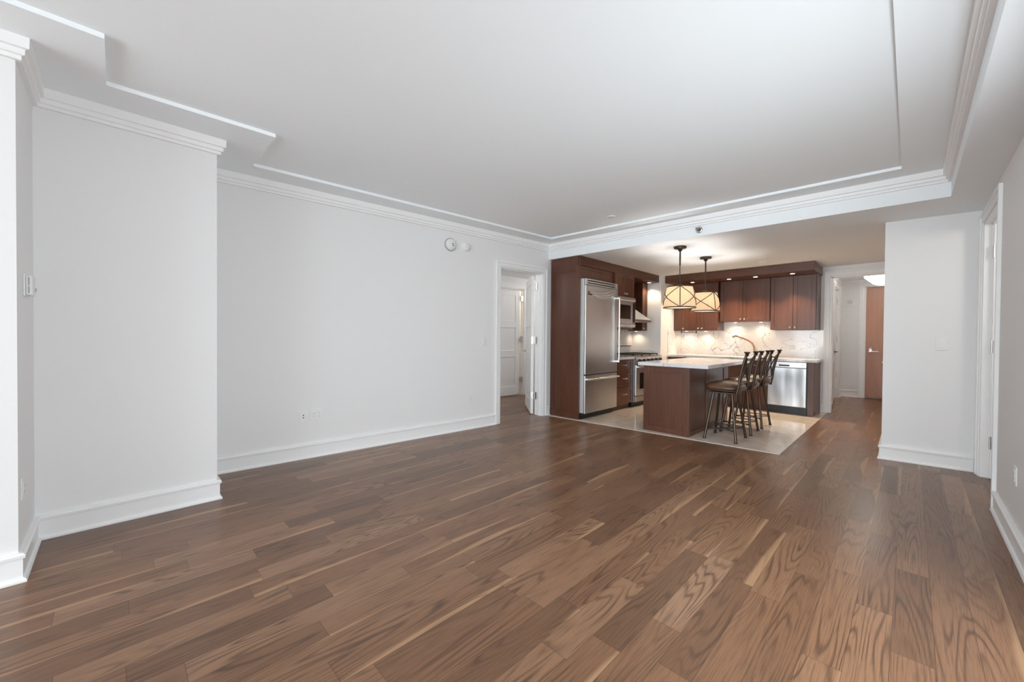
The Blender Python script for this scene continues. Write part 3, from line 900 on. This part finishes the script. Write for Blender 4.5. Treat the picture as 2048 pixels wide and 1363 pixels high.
def wall_unit(label, xs, y, z0, kn, xend=None):
    """xs: door edges; kn: side of the knob per door (-1 left, 1 right)"""
    x0, x1 = xs[0], xs[-1] if xend is None else xend
    t = thing('wall_cabinet', label, 'cabinet', ((x0 + x1) / 2, 8.4, z0), 'espresso wall cabinets')
    part('body', MB().box(x0, x1, y + .021, 8.578, z0, 2.343), M_CAB, t)
    for k in range(len(xs) - 1):
        a, b = xs[k] + .002, xs[k + 1] - .002
        d = part('door', shaker(MB(), a, b, z0 + .004, 2.338, y), M_CAB, t)
        knob(d, None, b - .033 if kn[k] > 0 else a + .033, y, z0 + .042)
    return t


wall_unit('low-hanging three-door espresso cabinet behind the pendant lamps', [-3.470, -3.25, -2.955, -2.632], 8.215, 1.405, (1, 1, -1))
wall_unit('raised two-door espresso cabinet above the faucet', [-2.615, -2.222, -1.785], 8.275, 1.572, (1, -1))
wall_unit('two-door espresso cabinet at the end of the back wall above dishwasher', [-1.775, -1.442, -1.122], 8.262, 1.412, (1, -1), -1.100)
t = thing('cabinet_soffit', 'espresso wood soffit with four downlights above the back wall cabinets', 'soffit', (-2.3, 8.2, 2.345))
part('fascia', MB().box(-3.488, -1.085, 7.785, 7.81, 2.345, ZK - .002, .002), mat_wood('espresso_wood_across', (0.072, 0.025, 0.013), (0.135, 0.050, 0.027), 0.34, axis=0), t)
part('side_board', MB().box(-1.108, -1.085, 7.81, BY, 2.345, ZK - .002, .001), M_CABH, t)
part('bottom_board', MB().box(-3.488, -1.108, 7.81, BY, 2.345, 2.362), M_CABH, t)


def downlight(x, y, label, z=2.345, energy=62, tilt=0.0, tx=0.0):
    t = thing('downlight', label, 'downlight', (x, y, z), 'downlights in the cabinet soffits')
    m = MB().lathe([(0.036, 0), (0.048, 0), (0.048, 0.004), (0.036, 0.006)], (x, y, z - .0062), 'z', 24, closed=True)
    part('ring', m, M_CHROME, t)
    part('lens', MB().lathe([(0.0, 0.0), (0.035, 0.001), (0.035, 0.004)], (x, y, z - .0045), 'z', 24), M_LENS, t)
    light('SPOT', 'downlight_beam', (x, y, z - .02), energy, WARM, (x + tx, y + tilt, 0), spot_size=R(110), spot_blend=0.7, shadow_soft_size=0.03)


for x, y, w_ in ((-3.03, 7.99, 'above the low three-door wall cabinet'), (-2.378, 7.99, 'above the left door of the raised cabinet'),
                 (-1.95, 7.99, 'above the right door of the raised cabinet'), (-1.409, 7.99, 'above the end cabinet by the hall opening')):
    downlight(x, y, 'small round warm downlight in the soffit ' + w_, tilt=-0.45)
downlight(-3.67, 7.47, 'small round warm downlight in the soffit beside the white column', energy=14, tilt=.12)


def puck(x, y, z, label, energy):
    t = thing('cabinet_light', label, 'light', (x, y, z), 'puck lights under the wall cabinets')
    part('housing', MB().lathe([(0.032, 0.0), (0.032, 0.010), (0.028, 0.012)], (x, y, z - .0125), 'z', 20), M_NICKEL, t)
    part('lens', MB().lathe([(0.0, 0.0), (0.026, 0.001), (0.026, 0.003)], (x, y, z - .016), 'z', 20), M_LENS, t)
    light('SPOT', 'puck_beam', (x, y, z - .03), energy, WARM, (x, y + .06, 0), spot_size=R(150), spot_blend=0.9, shadow_soft_size=0.03)


puck(-2.39, 8.45, 1.572, 'round puck light under the left door of the raised cabinet', 4.5)
puck(-1.96, 8.45, 1.572, 'round puck light under the right door of the raised cabinet', 4.5)
puck(-2.93, 8.45, 1.405, 'round puck light under the low three-door cabinet', 4)
puck(-3.30, 8.42, 1.405, 'round puck light under the low cabinet near the column', 4)
puck(-3.95, 7.5, 1.392, 'round puck light under the narrow cabinet past the hood', 3)
puck(-3.93, 6.42, 1.392, 'round puck light under the built-in microwave', 3)

t = thing('towel_bar', 'slim grey bar on dark brackets under the low corner cabinet', 'bar', (-3.2, 8.3, 1.36))
for x in (-3.36, -3.06): part('bracket', MB().box(x - .006, x + .006, 8.29, 8.31, 1.35, 1.402), M_BLACK, t)
part('bar', MB().tube([(-3.35, 8.30, 1.365), (-3.07, 8.30, 1.365)], .016, 14), M_GREYP, t)

# faucet
t = thing('faucet', 'bronze pull-out kitchen faucet with a long raised spout', 'faucet', (-2.06, 8.44, 0.918))
part('base', MB().lathe([(0.030, 0), (0.030, .006), (0.022, .014), (0.019, .12), (0.016, .13), (0, .131)], (-2.06, 8.44, 0.918), 'z', 20), M_CHROME, t)
sp_ = [(-2.06, 8.44, 1.02), (-2.065, 8.43, 1.10), (-2.085, 8.39, 1.165), (-2.13, 8.31, 1.215), (-2.19, 8.20, 1.255), (-2.25, 8.08, 1.285)]
part('spout', MB().tube(sp_, [.016, .016, .015, .014, .013, .014], 14), plain('copper_bronze', (0.36, 0.19, 0.12), .25, .9), t)
part('spray_head', MB().tube([(-2.25, 8.08, 1.285), (-2.275, 8.03, 1.292), (-2.295, 7.99, 1.28)], [.018, .020, .018], 14), M_CHROME, t)
part('lever', MB().tube([(-2.04, 8.44, 1.0), (-2.0, 8.43, 1.03), (-1.97, 8.42, 1.07)], [.008, .007, .006], 10), M_CHROME, t)
t = thing('soap_dispenser', 'small chrome soap dispenser beside the faucet', 'dispenser', (-2.2, 8.44, 0.918))
part('pump', MB().lathe([(0.02, 0), (0.018, .01), (0.010, .02), (0.009, .09), (0.012, .095), (0, .105)], (-2.2, 8.44, 0.918), 'z', 16), M_CHROME, t)
part('nozzle', MB().tube([(-2.2, 8.44, 1.012), (-2.2, 8.40, 1.018), (-2.2, 8.365, 1.005)], .006, 10), M_CHROME, t)

# ------------------------------------------------------------------ island
ix0, ix1, iy0, iy1 = -2.570, -1.958, 5.105, 6.600
t = thing('kitchen_island', 'dark espresso kitchen island standing on beige tile, stools along one side', 'island', (-2.26, 5.85, 0))
part('body', MB().box(ix0 + .012, ix1 - .012, iy0 + .012, iy1, 0.005, 0.878), M_CAB, t)
f_ = MB()
shaker(f_, ix0, ix1, 0.005, 0.878, iy0, .075, .014)
part('end_panel', f_, M_CAB, t)
for a, b in ((5.12, 5.76), (5.765, 6.475), (6.480, 6.600)):
    q = MB(frame((ix1, 0), (0, 1)))
    if b - a > .3: shaker(q, a, b, 0.005, 0.878, 0.0, .06, .014)
    else: q.box(a, b, 0, .014, 0.005, 0.878, .002)
    part('side_panel', q, M_CAB, t)
q = MB(frame((ix0, 0), (0, -1)))
for a, b in ((-6.59, -5.86), (-5.855, -5.12)): shaker(q, a, b, 0.10, 0.875, 0.0, .06, .014)
part('side_panel', q, M_CAB, t)
t = thing('island_countertop', 'white veined marble slab on the kitchen island', 'worktop', (-2.19, 6.0, 0.88))
part('slab', MB().box(-2.640, -1.728, 5.075, 6.930, 0.880, 0.924, .003), M_MARBT, t)

# ------------------------------------------------------------------ stools
def make_stool(loc, label):
    t = thing('bar_stool', label, 'bar stool', loc, 'bar stools at the island')
    L = Vector(loc)
    def mbx():
        return MB(Matrix.Translation(L))
    for sx in (-1, 1):
        for sy in (-1, 1):
            m = mbx().tube([(sx * .105, sy * .115, .575), (sx * .140, sy * .155, .30), (sx * .178, sy * .195, .012)], [.0145, .0145, .0150], 12)
            l_ = part('leg', m, M_BRONZE, t)
            part('foot_cap', mbx().lathe([(0.019, 0), (0.019, .012), (0.014, .016)], (sx * .178, sy * .195, 0), 'z', 12), M_BLACK, l_)
    k = .163, .179
    for sy in (-1, 1):
        part('stretcher', mbx().tube([(-k[0], sy * k[1], .14), (k[0], sy * k[1], .14)], .0065, 8), M_BRONZE, t)
    part('stretcher', mbx().tube([(-.165, -.181, .125), (0, 0, .125), (.165, .181, .125)], .0065, 8), M_BRONZE, t)
    part('stretcher', mbx().tube([(-.165, .181, .125), (0, 0, .125), (.165, -.181, .125)], .0065, 8), M_BRONZE, t)
    m = mbx()
    m.box(-.15, .15, -.15, .15, .575, .590, .004); m.lathe([(0.09, .590), (0.09, .604)], (0, 0, 0), 'z', 24)
    m.box(-.185, .185, -.185, .185, .602, .618, .006)
    part('seat_frame', m, M_BRONZE, t)
    # cushion: rounded square, domed
    vs, fs, N = [], [], 40
    prof = [(0.0, .722), (0.35, .719), (0.62, .710), (0.83, .693), (0.95, .672), (1.0, .652), (1.0, .636), (0.97, .625), (0.92, .618)]
    for (q, z) in prof:
        for i in range(N):
            a = 2 * pi * i / N; c_, s_ = cos(a), sin(a)
            rr = 0.212 / (abs(c_) ** 3.2 + abs(s_) ** 3.2) ** (1 / 3.2)
            vs.append((rr * c_ * q, rr * s_ * q, z))
    for j in range(len(prof) - 1):
        for i in range(N):
            a, b = j * N + i, j * N + (i + 1) % N
            fs.append((a, a + N, b + N, b))
    m = mbx(); m.add(vs, fs, True); m.add(vs[-N:], [tuple(range(N))[::-1]])
    part('seat', m, M_LEATHER, t, 'brown leather cushion')
    bx = lambda z: .180 + .02 * (z - .6) / .1 if z < .7 else .20 + .085 * ((z - .7) / .385) ** 1.5
    for sy in (-1, 1):
        zs = [.585, .62, .66, .70, .78, .86, .94, 1.02, 1.075]
        pts = [(bx(z), sy * .190, z) for z in zs]
        p_ = part('back_post', mbx().tube(pts, [.0145] * len(zs), 12), M_BRONZE, t)
        part('finial', mbx().lathe([(0.014, -.03), (0.018, -.004), (0.031, .014), (0.033, .024), (0.0, .026)], (bx(1.075), sy * .19, 1.070), 'z', 16), M_BRONZE, p_)
    pts = []
    for i in range(13):
        u = -1 + i / 6; z = 1.035 - .045 * cos(u * pi / 2)
        pts.append((bx(z), u * .19, z))
    part('top_rail', mbx().tube(pts, .0095, 10), M_BRONZE, t)
    part('bottom_rail', mbx().tube([(bx(.715), -.19, .715), (bx(.715) + .01, 0, .715), (bx(.715), .19, .715)], .0085, 10), M_BRONZE, t)
    for s in (-1, 1):
        pts = []
        for i in range(15):
            u = i / 14; z = .715 + .29 * u
            pts.append((bx(z) + .004 * s, s * .125 * cos(u * pi * 1.0) * (1 - .25 * sin(u * pi)), z))
        part('back_scroll', mbx().tube(pts, .0075, 10), M_BRONZE, t)
        pts = [(bx(z), s * (.150 - .03 * sin((z - .715) / .29 * pi)), z) for z in (.715, .76, .80, .86, .92, .97, 1.005)]
        part('back_scroll', mbx().tube(pts, .0065, 10), M_BRONZE, t)
    return t


st0 = make_stool((-1.628, 5.408, .006), 'bronze bar stool with brown leather seat, nearest the living room')
for loc, rz, lab in (((-1.617, 5.960, .006), 2, 'middle of the three bronze bar stools at the island'),
                     ((-1.612, 6.540, .006), -2, 'bronze bar stool farthest from the living room, toward the dishwasher')):
    c = copy_tree(st0); c.location = loc; c.rotation_euler.z = R(rz); c['label'] = lab


# ------------------------------------------------------------------ pendants
def make_pendant(x, y, label, rot):
    t = thing('pendant_lamp', label, 'pendant lamp', (x, y, ZK), 'pendant lamps over the island')
    part('canopy', MB().lathe([(0.0, 0.0), (0.082, 0.0), (0.082, -.018), (0.074, -.024), (0.03, -.028), (0.026, -.050), (0.012, -.064), (0, -.066)], (x, y, ZK - .001), 'z', 32), M_BRONZE, t)
    part('rod', MB().tube([(x, y, ZK - .05), (x, y, 2.235)], .011, 12), M_ROD, t)
    part('lower_rod', MB().tube([(x, y, 2.24), (x, y, 1.99)], .006, 10), M_BRONZE, t)
    part('finial', MB().lathe([(0.010, .03), (0.016, .015), (0.014, 0.0), (0.034, -.012), (0.040, -.022), (0, -.024)], (x, y, 1.985), 'z', 20), M_BRONZE, t)
    zb, zt, rb, rtp = 1.665, 1.945, 0.200, 0.158
    rad = lambda u: rtp + (rb - rtp) * (1 - (1 - u) ** 1.9) if u < 1 else rb      # u: 0 top, 1 bottom
    zz = lambda u: zt + (zb - zt) * u
    Np = 264
    prof = [(rad(k / 12), zz(k / 12)) for k in range(13)]
    m = MB().lathe(prof, (x, y, 0), 'z', Np, rfun=lambda a: 1 + .012 * sin(66 * a), closed=True)
    sh = mesh_obj('shade', MB(), M_SHADE, t)
    me = sh.data; me.clear_geometry()
    sh.location = (0, 0, 0)
    off = Vector((x, y, ZK))
    me.from_pydata([tuple(v - off) for v in m.v], [], m.f); me.polygons.foreach_set('use_smooth', m.sm); me.update()
    sh['label'] = 'pleated cream fabric shade'

    def surf(a, u, d=.0045):
        r_ = rad(u) * 1.012 + d
        return (x + r_ * cos(a), y + r_ * sin(a), zz(u))
    for k in range(3):
        a = rot + k * 2 * pi / 3
        part('strap', MB().tube([surf(a, i / 10) for i in range(11)], .0052, 6), M_ROD, sh)
        for s in (1, -1):
            part('strap', MB().tube([surf(a + s * i / 24 * 2 * pi / 3, i / 24) for i in range(25)], .0052, 6), M_ROD, sh)
    for u in (0.0, 1.0):
        part('rim_band', MB().tube([surf(2 * pi * i / 48, u, .001) for i in range(49)], .0075 if u else .006, 8, False), M_ROD, sh)
    m = MB()
    for k in range(3):
        a = rot + .4 + k * 2 * pi / 3
        m.tube([(x, y, 1.965), (x + .15 * cos(a), y + .15 * sin(a), 1.945)], .003, 6)
    part('spider', m, M_ROD, t)
    part('diffuser', MB().lathe([(0.0, 0), (0.188, 0), (0.188, .004)], (x, y, 1.672), 'z', 40), M_DIFF, t)
    part('socket', MB().tube([(x, y, 1.965), (x, y, 1.84)], .010, 10), M_BRONZE, t)
    part('bulb', MB().lathe([(0.0, -.035), (0.018, -.03), (0.030, -.012), (0.030, .008), (0.018, .03), (0.013, .06), (0, .06)], (x, y, 1.785), 'z', 20), M_BULB, t)
    light('POINT', 'pendant_glow', (x, y, 1.80), 34, (1.0, 0.965, 0.92), shadow_soft_size=0.045)
    return t


ca = math.atan2(-5.39, 2.21)
make_pendant(-2.217, 5.40, 'pleated pendant lamp hanging nearer the living room, strap facing front', ca + R(2))
make_pendant(-2.223, 6.365, 'pleated pendant lamp hanging farther back, an X of straps in front', math.atan2(-6.36, 2.22) + R(42))

# ------------------------------------------------------------------ small fixtures
def plate(name, label, cat, Mx, x, z, w, h, kind, group=None):
    c = Mx @ Vector((x, 0, z))
    t = thing(name, label, cat, c, group)
    part('cover_plate', MB(Mx).box(x - w / 2, x + w / 2, -.006, 0.0, z - h / 2, z + h / 2, .0025), M_PLATE, t)
    if kind == 'switch':
        part('rocker', MB(Mx).box(x - .017, x + .017, -.011, -.004, z - .033, z + .033, .002), M_PLATE, t)
    elif kind == 'blank':
        part('insert', MB(Mx).box(x - .017, x + .017, -.008, -.004, z - .033, z + .033, .001), M_PLATE, t)
    elif kind == 'jack':
        m = MB(Mx)
        for dz in (-.012, .014): m.lathe([(0.0055, 0), (0.0055, .006), (0.003, .009), (0, .009)], (x, -.005, z + dz), '-y', 12)
        part('jack', m, M_SLOT, t, 'two dark coax jacks')
    elif kind == 'outlet':
        n_ = max(1, round(w / .06)) if w > .09 else 1
        for i in range(n_):
            cx = x + (i - (n_ - 1) / 2) * .046
            q = part('receptacle', MB(Mx).box(cx - .017, cx + .017, -.009, -.004, z - .034, z + .034, .002), M_PLATE, t)
            m = MB(Mx)
            for dz in (-.018, .016):
                for dx in (-.006, .006): m.box(cx + dx - .001, cx + dx + .001, -.0094, -.0088, z + dz - .004, z + dz + .005)
                m.lathe([(0.002, 0), (0.002, .0005)], (cx, -.009, z + dz - .009), '-y', 8)
            part('slot', m, M_SLOT, q)
    return t


FW = frame((A0.x, A0.y), B0 - A0)
fl = lambda y: (y - A0.y) / (B0.y - A0.y) * (B0 - A0).length
plate('wall_jack', 'single white coax plate low on the left wall, beside the double outlet', 'outlet', FW, fl(1.338), .428, .076, .114, 'jack')
plate('wall_outlet', 'double white outlet low on the left wall, right of the coax plate', 'outlet', FW, fl(1.462), .436, .118, .114, 'outlet')
plate('wall_outlet', 'single white plate low on the left wall near the open door', 'outlet', FW, fl(3.40), .414, .072, .114, 'outlet')
plate('light_switch', 'white rocker switch on the left wall beside the open door casing', 'switch', FW, fl(3.62), 1.178, .078, .120, 'switch')
FP = frame((-0.205, 5.735), (XR + .205, .08))
plate('light_switch', 'white rocker switch on the partition wall right of the hall', 'switch', FP, .422, 1.214, .078, .118, 'switch')
FRW = frame((XR, 4.60), (0, -1))
plate('wall_outlet', 'white outlet low on the right wall at the picture edge', 'outlet', FRW, 4.60 - 3.86, .44, .072, .115, 'outlet')
plate('light_switch', 'white switch on the far hall wall left of the wooden door', 'switch', frame((0, 11.35), (1, 0)), -.895, 1.255, .075, .12, 'switch')
plate('wall_outlet', 'white outlet low on the short return wall at far left', 'outlet', frame((-3.165, -.355), (-1, 0)), .10, .445, .075, .116, 'outlet')
plate('wall_outlet', 'pale outlet set into the marble backsplash right of the stool backs', 'outlet', frame((0, 8.580), (1, 0)), -1.52, 1.10, .12, .075, 'outlet')

# thermostat on the return wall
Ft = frame((-3.165, -.355), (-1, 0)); c = Ft @ Vector((.255, 0, 1.515))
t = thing('thermostat', 'white thermostat with a vent slot on the short return wall at far left', 'thermostat', c)
part('back_plate', MB(Ft).box(.185, .335, -.008, 0, 1.455, 1.572, .003), M_PLATE, t)
part('housing', MB(Ft).box(.195, .320, -.032, -.008, 1.460, 1.566, .005), M_PLATE, t)
for a, b in ((1.470, 1.508), (1.514, 1.556)): part('vent_slot', MB(Ft).box(.1935, .1955, -.022, -.017, a, b), M_GREYP, t)
part('dial_button', MB(Ft).box(.29, .31, -.036, -.031, 1.485, 1.505, .002), M_GREYP, t)

# detectors high on the left wall
x = fl(3.06); c = FW @ Vector((x, 0, 2.437))
t = thing('smoke_alarm', 'larger round white alarm with two dark dots, high on the left wall', 'alarm', c)
part('base', MB(FW).lathe([(0.084, 0), (0.084, .016), (0.078, .022), (0, .022)], (x, 0, 2.437), '-y', 40), plain('alarm_rim', (.45, .45, .46), .5), t)
part('dome', MB(FW).lathe([(0.074, .022), (0.070, .036), (0.052, .044), (0, .046)], (x, 0, 2.437), '-y', 40), M_PLATE, t)
m = MB(FW)
for dx, dz in ((.010, .008), (.020, -.014)): m.lathe([(0.0075, .046), (0.0075, .049), (0, .049)], (x + dx, 0, 2.437 + dz), '-y', 12)
part('sensor_hole', m, M_SLOT, t)
x = fl(3.305); c = FW @ Vector((x, 0, 2.443))
t = thing('smoke_detector', 'smaller round white detector high on the left wall near the door', 'detector', c)
part('base', MB(FW).lathe([(0.060, 0), (0.060, .018), (0.056, .022), (0, .022)], (x, 0, 2.443), '-y', 36), M_PLATE, t)
part('dome', MB(FW).lathe([(0.050, .022), (0.046, .040), (0.030, .046), (0, .047)], (x, 0, 2.443), '-y', 36), M_PLATE, t)
# sidewall sprinkler on the beam
FB = frame((B0.x, B0.y), (0.225 - B0.x, 5.06 - B0.y)); x = -1.82 - B0.x; zb = 2.562
t = thing('fire_sprinkler', 'chrome sidewall fire sprinkler on the white beam above the pendants', 'sprinkler', FB @ Vector((x, 0, zb)))
part('escutcheon', MB(FB).lathe([(0.040, 0), (0.038, .006), (0.020, .012), (0.018, .004), (0, .004)], (x, 0, zb), '-y', 28), M_NICKEL, t)
m = MB(FB)
m.tube([(x, 0, zb), (x, -.035, zb)], .010, 12)
for s in (-1, 1): m.tube([(x, -.03, zb), (x + s * .016, -.045, zb), (x + s * .010, -.062, zb), (x, -.068, zb)], .003, 6)
m.box(x - .018, x + .018, -.074, -.070, zb - .012, zb + .014)
part('head', m, plain('dark_chrome', (0.3, 0.29, 0.29), .3, 1.0), t)


def cover(x, y, z, label, r_=.042):
    t = thing('sprinkler_cover', label, 'cover plate', (x, y, z))
    part('disc', MB().lathe([(0.0, 0.0), (r_ - .003, 0.0), (r_, .003), (r_, .007)], (x, y, z - .0072), 'z', 32), M_PLATE, t)


cover(-2.63, 4.33, ZR, 'flat round white cover on the main ceiling near the beam', .055)
cover(-3.10, 7.0, ZK, 'flat round white cover on the kitchen ceiling near the corner', .045)
cover(-1.70, 7.35, ZK, 'flat round white cover on the kitchen ceiling above the back soffit', .045)

# hall: bowl lamp, alarm panel
t = thing('ceiling_lamp', 'frosted glass bowl lamp on the hall ceiling before the wooden door', 'ceiling lamp', (-0.36, 10.0, ZH))
part('stem', MB().lathe([(0.05, 0.0), (0.05, -.02), (0.010, -.03), (0.010, -.26), (0.018, -.268), (0, -.272)], (-.36, 10.0, ZH), 'z', 24), M_NICKEL, t)
part('bowl', MB().lathe([(0.285, 2.430), (0.272, 2.405), (0.160, 2.295), (0.095, 2.262), (0.0, 2.256)], (-.36, 10.0, 0), 'z', 48, closed=True), M_BOWL, t)
light('POINT', 'hall_glow', (-.36, 9.93, 2.345), 75, (1.0, 0.95, 0.88), shadow_soft_size=.08)
Fh = frame((0, 11.35), (1, 0))
t = thing('alarm_sounder', 'square white wall sounder with round grille on the far hall wall', 'alarm', (-.949, 11.35, 2.045))
part('plate', MB(Fh).box(-1.022, -.876, -.028, 0, 1.965, 2.125, .008), M_PLATE, t)
part('grille', MB(Fh).lathe([(0.046, .0), (0.046, .004), (0.034, .006), (0.030, .002), (0.016, .004), (0, .004)], (-.949, -.028, 2.065), '-y', 28), plain('grille_grey', (.62, .62, .63), .4), t)

# lights for the rooms beyond the two doorways
light('POINT', 'far_door_fill', (-4.95, 7.0, 2.25), 16, (1, .97, .93), shadow_soft_size=.15)  # added unseen fill, brightens the far panel door
light('POINT', 'door_leaf_fill', (-5.5, 3.7, 2.3), 9, (1, .98, .95), shadow_soft_size=.15)  # added unseen fill for the open door leaf
light('POINT', 'far_room_lamp', (-6.5, 5.6, 2.2), 14, (1, .80, .55), shadow_soft_size=.15)
light('POINT', 'side_room_lamp', (1.2, 4.6, 2.3), 14, (1, .97, .93), shadow_soft_size=.15)
